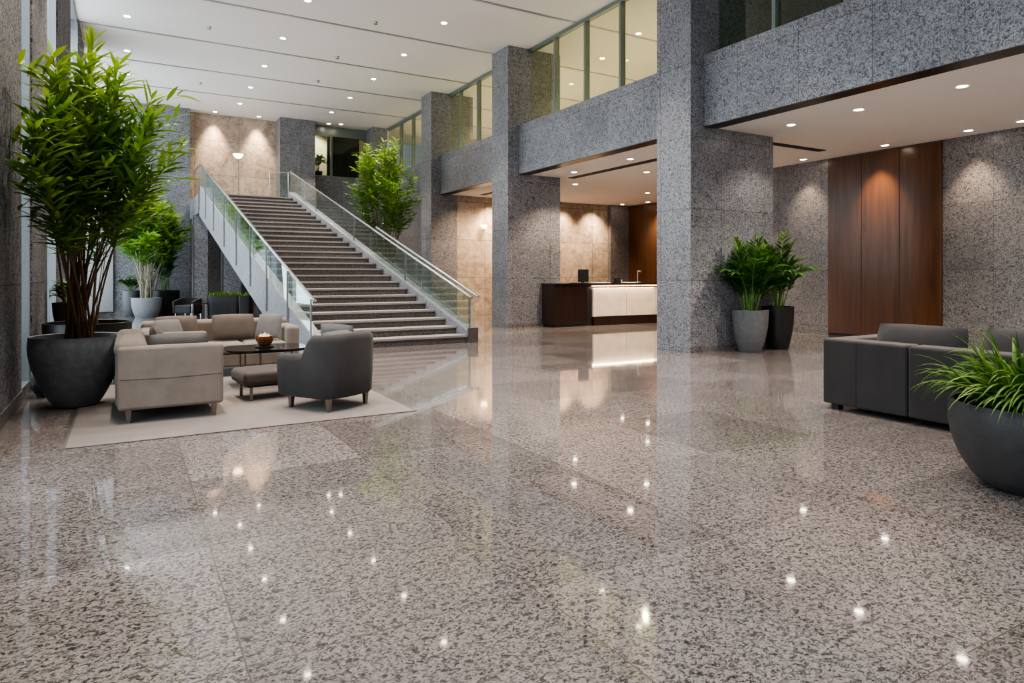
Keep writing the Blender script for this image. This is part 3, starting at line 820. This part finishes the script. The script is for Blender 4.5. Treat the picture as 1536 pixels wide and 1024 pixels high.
# ------------------------------------------------------------------ lounge group at the left
rg = thing('rug', 'large flat taupe rug with dark bound edge under the lounge seating', 'rug', (1.06, 8.1, 0))
MB().box(-1.49, -1.66, 0, 1.5, 1.75, .006).build('pile', 'rug', rg)
b_ = MB().box(-1.51, -1.68, 0, 1.52, -1.66, .007).box(-1.51, 1.75, 0, 1.52, 1.77, .007).box(-1.51, -1.66, 0, -1.49, 1.75, .007).box(1.5, -1.66, 0, 1.52, 1.75, .007)
b_.build('binding', 'rugb', rg)
def tleg(root, x, y, z0, z1, r0=.016, r1=.026, mat='leg'):
    MB().hexa([(x-r0,y-r0,z0),(x+r0,y-r0,z0),(x+r0,y+r0,z0),(x-r0,y+r0,z0),(x-r1,y-r1,z1),(x+r1,y-r1,z1),(x+r1,y+r1,z1),(x-r1,y+r1,z1)]).build('leg', mat, root)
RZ = .007
# near loveseat: back along the left, end panel to the viewer
sa = thing('sofa', 'beige two-seat sofa showing its tall end panel, nearest on the rug', 'sofa', (.37, 8.0, RZ))
for y in (-.85, .69):
    a_ = MB().rbox(-.45, y, .125, .46, y + .16, .72, .035, 4).build('arm', 'beige', sa, smooth=35, wn=True)
    MB().tube([(-.43, y - .001, .42), (.0, y - .002, .412), (.44, y - .001, .425)], .004, 6).build('seam', 'beige2', a_)
MB().rbox(-.47, -.69, .125, -.22, .69, .70, .05, 4).rbox(-.48, -.80, .60, -.20, .80, .78, .085, 5).build('backrest', 'beige', sa, smooth=35, wn=True)
MB().rbox(-.22, -.69, .125, .45, .69, .30, .03, 3).build('seat_base', 'beige', sa, smooth=35, wn=True)
for y in (-.69, .005): MB().rbox(-.22, y, .30, .46, y + .685, .45, .05, 4).build('seat_cushion', 'beige', sa, smooth=35, wn=True)
for x in (-.36, .38):
    for y in (-.77, .77): tleg(sa, x, y, 0, .13)
# back sofa
sbk = thing('sofa', 'long beige sofa facing the camera behind the coffee table', 'sofa', (1.15, 10.35, RZ))
MB().rbox(-.98, .22, .12, .98, .48, .74, .06, 4).build('backrest', 'beige', sbk, smooth=35, wn=True)
MB().rbox(-.88, -.44, .12, .88, .22, .30, .03, 3).build('seat_base', 'beige', sbk, smooth=35, wn=True)
for x in (-1.0, .84): 
    MB().rbox(x, -.45, .12, x + .18, .47, .66, .055, 4).build('arm', 'beige', sbk, smooth=35, wn=True)
for x in (-.82, -.265, .29): MB().rbox(x, -.46, .30, x + .55, .22, .44, .05, 4).build('seat_cushion', 'beige', sbk, smooth=35, wn=True)
for x in (-.9, .9):
    for y in (-.38, .4): tleg(sbk, x, y, 0, .13, mat='black')
def cushion(label, loc, size, rx, rz, mat, ry=0, group=None, e=.5):
    o = MB().cushion(0, 0, 0, size[0], size[1], size[2], e=e, n=18).build('cushion', mat, None, smooth=0)
    o.location = loc; o.rotation_euler = (rx, ry, rz); tag(o, label, 'cushion', group); return o
cushion('large taupe square back cushion in the middle of the long beige sofa', (1.34, 10.43, .645), (.58, .38, .16), 1.30, 0, 'beige2')
cushion('wide taupe back cushion at the left end of the long beige sofa', (.60, 10.43, .645), (.54, .37, .16), 1.30, 0, 'beige2')
cushion('silver-grey throw pillow tilted in the left corner of the long beige sofa', (.50, 10.16, .62), (.38, .38, .14), 1.1, .5, 'silver')
cushion('pale grey cushion propped at the right arm of the long beige sofa', (1.80, 10.24, .65), (.40, .38, .12), 1.2, -.75, 'silver')
cushion('long beige pillow peeping above the near end panel of the two-seat sofa', (.45, 7.47, .65), (.54, .36, .14), 1.25, PI, 'silver')
cushion('rolled beige bolster cushion on the back of the two-seat sofa', (.31, 8.10, .67), (.46, .40, .15), 1.2, PI / 2, 'beige2')

# armchair
ac = thing('armchair', 'dark grey tub armchair with its back to the camera on the rug', 'armchair', (1.87, 7.16, RZ), math.radians(30))
path = []
hw, hd, rc = .385, .385, .20
path += [(-hw + .015, .37), (-hw, .30), (-hw, .15), (-hw, 0), (-hw, -.08), (-hw, -.13), (-hw, -.17)]
for k in range(1, 9):
    a = PI + (PI/2) * k/8; path.append((-hw + rc + rc*math.cos(a), -hd + rc + rc*math.sin(a)))
path += [(-.09, -hd - .012), (0, -hd - .015), (.09, -hd - .012)]
path = path + [(-x, y) for x, y in reversed(path[:-3])]
def sm(e0, e1, v): t = max(0, min(1, (v-e0)/(e1-e0))); return t*t*(3-2*t)
vs = []; fs = []; T = .115; NS = 12
for i, (x, y) in enumerate(path):
    p0 = Vector((*path[max(i-1,0)], 0)); p1 = Vector((*path[min(i+1,len(path)-1)], 0)); t = (p1-p0).normalized(); inn = Vector((-t.y, t.x, 0))
    zt = .575 + (.78-.575) * sm(.02, -.12, y) if True else 0
    zt += .012 * (1 - abs(x)/hw) * sm(0, -.3, y)
    c = Vector((x, y, 0)); zb = .135
    sec = [(.035, zb), (.012, zb + .03), (.0, zb + .25), (-.005, zt - .07), (.005, zt - .03), (.03, zt - .006), (.058, zt), (.09, zt - .008), (T, zt - .04), (T, zt - .1), (T, zb + .16), (T - .01, zb)]
    for (off, z) in sec: vs.append(c + inn*off + Vector((0,0,z)))
for i in range(len(path)-1):
    for k_ in range(NS):
        k2 = (k_+1) % NS; fs.append((i*NS+k_, i*NS+k2, (i+1)*NS+k2, (i+1)*NS+k_))
fs.append(tuple(range(NS))); fs.append(tuple((len(path)-1)*NS + k_ for k_ in range(NS))[::-1])
MB().add(vs, fs).build('shell', 'greyf', ac, smooth=50)
MB().rbox(-.27, -.27, .14, .27, .38, .30, .03, 3).build('seat_base', 'greyf', ac, smooth=35, wn=True)
MB().rbox(-.27, -.26, .30, .27, .40, .44, .05, 4).build('seat_cushion', 'greyl', ac, smooth=35, wn=True)
MB().cushion(.0, -.20, .60, .50, .42, .14, Matrix.Rotation(1.32, 4, 'X')).build('back_cushion', 'greyl', ac, smooth=0)
MB().cushion(.19, .04, .64, .44, .50, .14, Matrix.Rotation(1.38, 4, 'Y')).build('side_cushion', 'greyl', ac, smooth=0)
for x in (-.27, .27):
    for y in (-.27, .27): tleg(ac, x, y, 0, .15, .017, .026)
# ottoman
ot = thing('ottoman', 'low taupe upholstered ottoman in front of the coffee table', 'ottoman', (1.46, 8.06, RZ), math.radians(8))
MB().rbox(-.40, -.28, .17, .40, .28, .33, .06, 5).build('seat', 'brownf', ot, smooth=35, wn=True)
MB().box(-.34, -.22, .15, .34, .22, .17).build('frame', 'black', ot)
for x in (-.30, .30):
    for y in (-.19, .19): tleg(ot, x, y, 0, .15, .014, .014)
# coffee table
ct = thing('coffee_table', 'glossy black coffee table with rounded corners and slim legs', 'table', (1.55, 9.02, RZ), math.radians(0))
poly = []
for k_ in range(56):
    a = 2*PI*k_/56; ca, sa_ = math.cos(a), math.sin(a); e = .5
    poly.append((math.copysign(abs(ca)**e, ca)*.49, math.copysign(abs(sa_)**e, sa_)*.40))
MB().prism(poly, .445, .465).build('table_top', 'tabletop', ct)
MB().prism([(x*.94, y*.94) for x, y in poly], .43, .445).build('top_rim', 'black', ct)
for x in (-.28, -.1, .28):
    for y in (-.2, .2):
        if x == -.1 and y > 0: continue
        MB().tube([(x, y, 0), (x, y, .432)], .012, 8).build('leg', 'leg', ct, smooth=40)
bw = thing('candle_bowl', 'amber ribbed glass bowl with lit candles on the coffee table', 'bowl', (1.53, 9.0, .465 + RZ))
pr = [(.05, .02), (.07, .03), (.095, .07), (.105, .12), (.10, .145), (.09, .14), (.092, .11), (.06, .05)]
mb = MB().lathe(pr, seg=32); mb.v = [(x*(1+.05*math.cos(10*math.atan2(y,x))), y*(1+.05*math.cos(10*math.atan2(y,x))), z) for x,y,z in mb.v]
mb.build('bowl', 'amber', bw, smooth=50)
MB().lathe([(.09, 0), (.115, .008), (.115, .014), (.05, .018)], seg=28, cap1=True).build('saucer', 'black', bw, smooth=40)
for (x, y, h) in ((0, 0, .175), (.045, .02, .155), (-.04, .03, .16), (-.02, -.045, .15)):
    MB().lathe([(.022, .05), (.022, h), (.004, h+.004), (.003, h+.02)], x, y, 0, 14, cap1=True).build('candle', 'candle', bw, smooth=40)

# ------------------------------------------------------------------ far lounge under the landing
def tub(label, loc, rz, w=.82, h=.62):
    o = thing('tub_chair', label, 'armchair', loc, rz, 'dark tub chairs by the back wall')
    v = MB()
    pts = []
    for k_ in range(15):
        a = PI*1.0 + PI * k_/14
        pts.append((w/2*math.cos(a), w/2*.9*math.sin(a)))
    pts = [(-w/2, .3)] + pts + [(w/2, .3)]
    vv = []; ff = []
    for (x, y) in pts:
        l_ = math.hypot(x, y); ix, iy = x*.8, (y*.8 if y < 0 else y)
        hh = h - .1*sm(-.1, .3, y)
        vv += [(x*.93, y*.93, .12), (x, y, hh-.03), (x*.97, y*.97, hh), (ix, iy, hh), (ix, iy, .15)]
    n = len(pts)
    for i in range(n-1):
        for k_ in range(5):
            k2 = (k_+1) % 5; ff.append((i*5+k_, i*5+k2, (i+1)*5+k2, (i+1)*5+k_))
    ff += [(0,1,2,3,4), tuple((n-1)*5+k_ for k_ in range(5))[::-1]]
    MB().add(vv, ff).build('shell', 'charc', o, smooth=45)
    MB().rbox(-w*.38, -.28, .14, w*.38, .32, .40, .05, 3).build('seat_cushion', 'charc2', o, smooth=35, wn=True)
    for x in (-w*.36, w*.36):
        for y in (-.2, .26): tleg(o, x, y, 0, .14, .015, .02, 'steel')
tub('dark tub chair with steel legs before the landing pier, right of the lime tree', (1.78, 24.55, 0), 2.4)
tub('dark tub chair farther back between the landing piers', (2.5, 26.35, 0), 2.9, .95, .7)
ft = thing('side_table', 'small steel-framed side table between the dark tub chair and the grass trough', 'table', (2.02, 23.7, 0))
MB().rbox(-.22, -.22, .46, .22, .22, .49, .008, 2).build('table_top', 'tabletop', ft)
for x in (-.2, .2):
    for y in (-.2, .2): MB().tube([(x, y, 0), (x, y, .46)], .012, 6).build('leg', 'steel', ft, smooth=40)
def trough(label, loc, L, W, H, tuft, rz):
    o = thing('planter_trough', label, 'planter', loc, rz, 'black planters below the stairs')
    pr = MB(); poly = []
    for k_ in range(32):
        a = 2*PI*k_/32; ca, s2 = math.cos(a), math.sin(a)
        poly.append((math.copysign(abs(ca)**.35, ca)*L/2, math.copysign(abs(s2)**.35, s2)*W/2))
    n = 32; vv = []
    for (f, z) in ((.86, 0), (.95, H*.5), (1.0, H), (.94, H), (.93, H-.08)):
        vv += [(x*f, y*f, z) for x, y in poly]
    ff = [tuple(range(n))[::-1]]
    for i in range(4):
        for k_ in range(n): ff.append((i*n+k_, i*n+(k_+1)%n, (i+1)*n+(k_+1)%n, (i+1)*n+k_))
    MB().add(vv, ff).build('pot', 'potb', o, smooth=45)
    MB().prism([(x*.93, y*.93) for x, y in poly], H-.1, H-.07).build('soil', 'soil', o)
    mb = MB()
    for i in range(tuft):
        x = R.uniform(-.42, .42)*L; y = R.uniform(-.38, .38)*W; a = R.uniform(0, 2*PI)
        leaf(mb, Vector((x, y, H-.08)), Vector((math.cos(a)*.5, math.sin(a)*.5, 1)), R.uniform(.14, .3), .03, .5, R.uniform(.3, .9))
    mb.build('foliage', 'leafB', o, smooth=0)
trough('wide black planter with short grass before the middle landing pier', (2.88, 24.15, 0), 1.15, .6, .72, 150, -.5)
trough('narrow black planter with sparse green between the grass trough and the stairs', (3.35, 23.05, 0), .42, .42, .72, 40, -.4)
trough('large black planter with low greenery under the stair flight', (3.95, 22.35, 0), .75, .6, .74, 70, -.5)

# ------------------------------------------------------------------ sectional sofa at the right
rs = thing('sectional_sofa', 'large charcoal two-module sectional sofa seen from behind at the right', 'sofa', (6.35, 3.3, 0))
def rsb(mb, n, m, par=rs): return mb.build(n, m, par, smooth=35, wn=True)
for (y0, y1) in ((.275, 1.15), (-1.3, .262)):
    rsb(MB().rbox(0, y0, .06, .24, y1, .725, .022, 3), 'back_panel', 'charc')
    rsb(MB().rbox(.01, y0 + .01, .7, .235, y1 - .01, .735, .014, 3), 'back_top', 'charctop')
sm_ = MB().tube([(-.001, .78, .075), (-.001, .78, .715)], .004, 6); sm_.build('seam', 'slot', rs)
rsb(MB().rbox(.24, .93, .06, 1.12, 1.15, .725, .022, 3), 'arm', 'charc')
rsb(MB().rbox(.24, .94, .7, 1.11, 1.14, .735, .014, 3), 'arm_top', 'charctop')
rsb(MB().rbox(.24, -1.3, .06, 1.12, .93, .24, .02, 3), 'seat_base', 'charc')
for (y0, y1) in ((.272, .925), (-.42, .268), (-1.3, -.424)): rsb(MB().rbox(.25, y0, .24, 1.13, y1, .43, .045, 4), 'seat_cushion', 'charc')
for x in (.1, 1.0):
    for y in (-1.2, 1.05): MB().box(x-.04, y-.04, 0, x+.04, y+.04, .062).build('foot', 'black', rs)
cushion('plump charcoal back cushion standing above the sectional sofa back, left one', (6.77, 3.69, .675), (.88, .47, .30), 1.35, -PI/2, 'charc2', group='back cushions of the sectional', e=.8)
cushion('crumpled charcoal back cushion of the sectional sofa, right one by the grass plant', (6.88, 2.78, .68), (.86, .50, .30), 1.2, -PI/2 - .08, 'charc2', group='back cushions of the sectional', e=.8)

# ------------------------------------------------------------------ reception desk
rd = thing('reception_desk', 'long dark wood reception desk with lit pale marble front', 'desk', (9.8, 14.75, 0))
MB().rbox(0, 0, .07, 1.1, .6, 1.12, .02, 3).build('end_cabinet', 'darkwood', rd)
MB().box(1.1, .10, .0, 1.32, .6, 1.12).build('corner_post', 'black', rd)
MB().box(1.32, .16, .07, 5.2, .6, 1.12).build('body', 'darkwood', rd)
MB().box(1.34, .02, .0, 5.2, .16, .24).build('plinth', 'darkwood', rd)
MB().rbox(-.02, -.03, 1.12, 5.2, .62, 1.17, .008, 2).build('counter_top', 'tabletop', rd)
for x0, x1 in ((1.34, 2.5), (2.51, 3.6), (3.61, 5.2)):
    MB().rbox(x0, .05, .245, x1, .155, 1.04, .005, 2).build('marble_panel', 'marble', rd)
MB().box(1.34, .06, 1.085, 5.2, .14, 1.1).build('light_strip', 'glow', rd)
MB().box(.05, .03, 0, 1.1, .6, .07).build('toe_kick', 'black', rd)
area('desk_strip', (12.2, 14.78, 1.09), (12.2, 14.70, .3), 2.2, .03, 22, (1, .74, .48))
mt = thing('monitor', 'black desktop monitor standing on the reception desk near the column', 'monitor', (10.98, 15.05, 1.17))
MB().rbox(-.17, -.02, .03, .17, .03, .38, .01, 2).build('screen', 'screen', mt)
MB().rbox(-.05, .03, .0, .05, .06, .25, .01, 2).build('stand', 'black', mt)
MB().rbox(-.13, -.06, 0, .13, .13, .015, .005, 2).build('base', 'black', mt)
bx = thing('card_box', 'small black box on the reception desk right of the monitor', 'box', (12.1, 14.95, 1.17))
MB().rbox(-.09, -.06, 0, .09, .06, .14, .008, 2).build('body', 'black', bx)
MB().rbox(.095, -.05, 0, .13, .03, .09, .01, 2).build('card_holder', 'paper', bx)
tr = thing('desk_lamp', 'small steel and glass desk lamp on the reception desk near the broad column', 'lamp', (12.85, 14.95, 1.17))
MB().lathe([(.13, 0), (.13, .015), (.05, .03)], seg=24, cap1=True).build('base', 'steel', tr, smooth=40)
MB().tube([(0, 0, .02), (0, 0, .30), (.02, 0, .33), (.09, 0, .34)], .016, 8).build('stem', 'steel', tr, smooth=40)
MB().lathe([(.03, .30), (.07, .31), (.075, .34), (.06, .355)], .07, 0, 0, 20, cap1=True).build('shade', 'steel', tr, smooth=40)
for (x, y, w_, l) in [(10.7, 14.9, .22, 'dark leather blotter on the reception desk left of the monitor'), (11.5, 14.95, .26, 'white papers lying on the reception desk right of the monitor'), (12.45, 14.92, .2, 'white papers on the reception desk beside the steel lamp')]:
    o = MB().rbox(-w_, -.12, 0, w_, .12, .018, .004, 2).build('desk_blotter' if 'blotter' in l else 'paper_stack', 'black' if 'blotter' in l else 'paper')
    o.location = (x, y, 1.17); tag(o, l, 'blotter' if 'blotter' in l else 'papers')
# sconce in the passage
o = thing('wall_sconce', 'small glowing sconce on the travertine wall of the passage', 'lamp', (10.72, 20.6, 3.1))
MB().lathe([(.05, -.1), (.11, -.03), (.12, .03), (.10, .03)], 0, -.1, 0, 20).build('shade', 'glow', o, smooth=50)
MB().box(-.02, -.1, -.03, .02, 0, .03).build('bracket', 'steel', o)
# passage door/panel edge at floor
o = thing('gallery_plant', 'dark hanging plant behind the back gallery window', 'plant', (6.95, 28.4, 5.4))
MB().lathe([(.14, 0), (.2, .35), (.18, .35), (.16, .28)], seg=20).build('pot', 'potb', o, smooth=45)
palm(o, .3, 12, 'stemg', 'leafC', .35, .8, .3, .06, .06, 8)

# ------------------------------------------------------------------ camera
cam = bpy.data.cameras.new('camera'); co = bpy.data.objects.new('camera', cam); C.objects.link(co)
co.location = (0, 0, 1.4); co.rotation_euler = (PI/2, 0, math.radians(-30))
cam.sensor_width = 36; cam.lens = 36 * 1000 / 1536; cam.shift_y = -100 / 1536; cam.clip_start = .05
SC.camera = co
SC.view_settings.view_transform = 'AgX'
try: SC.view_settings.look = 'AgX - Medium High Contrast'
except Exception: pass
SC.view_settings.exposure = -.05
SC.cycles.use_denoising = True
SC.cycles.max_bounces = 10; SC.cycles.transparent_max_bounces = 24
SC.cycles.sample_clamp_indirect = 6
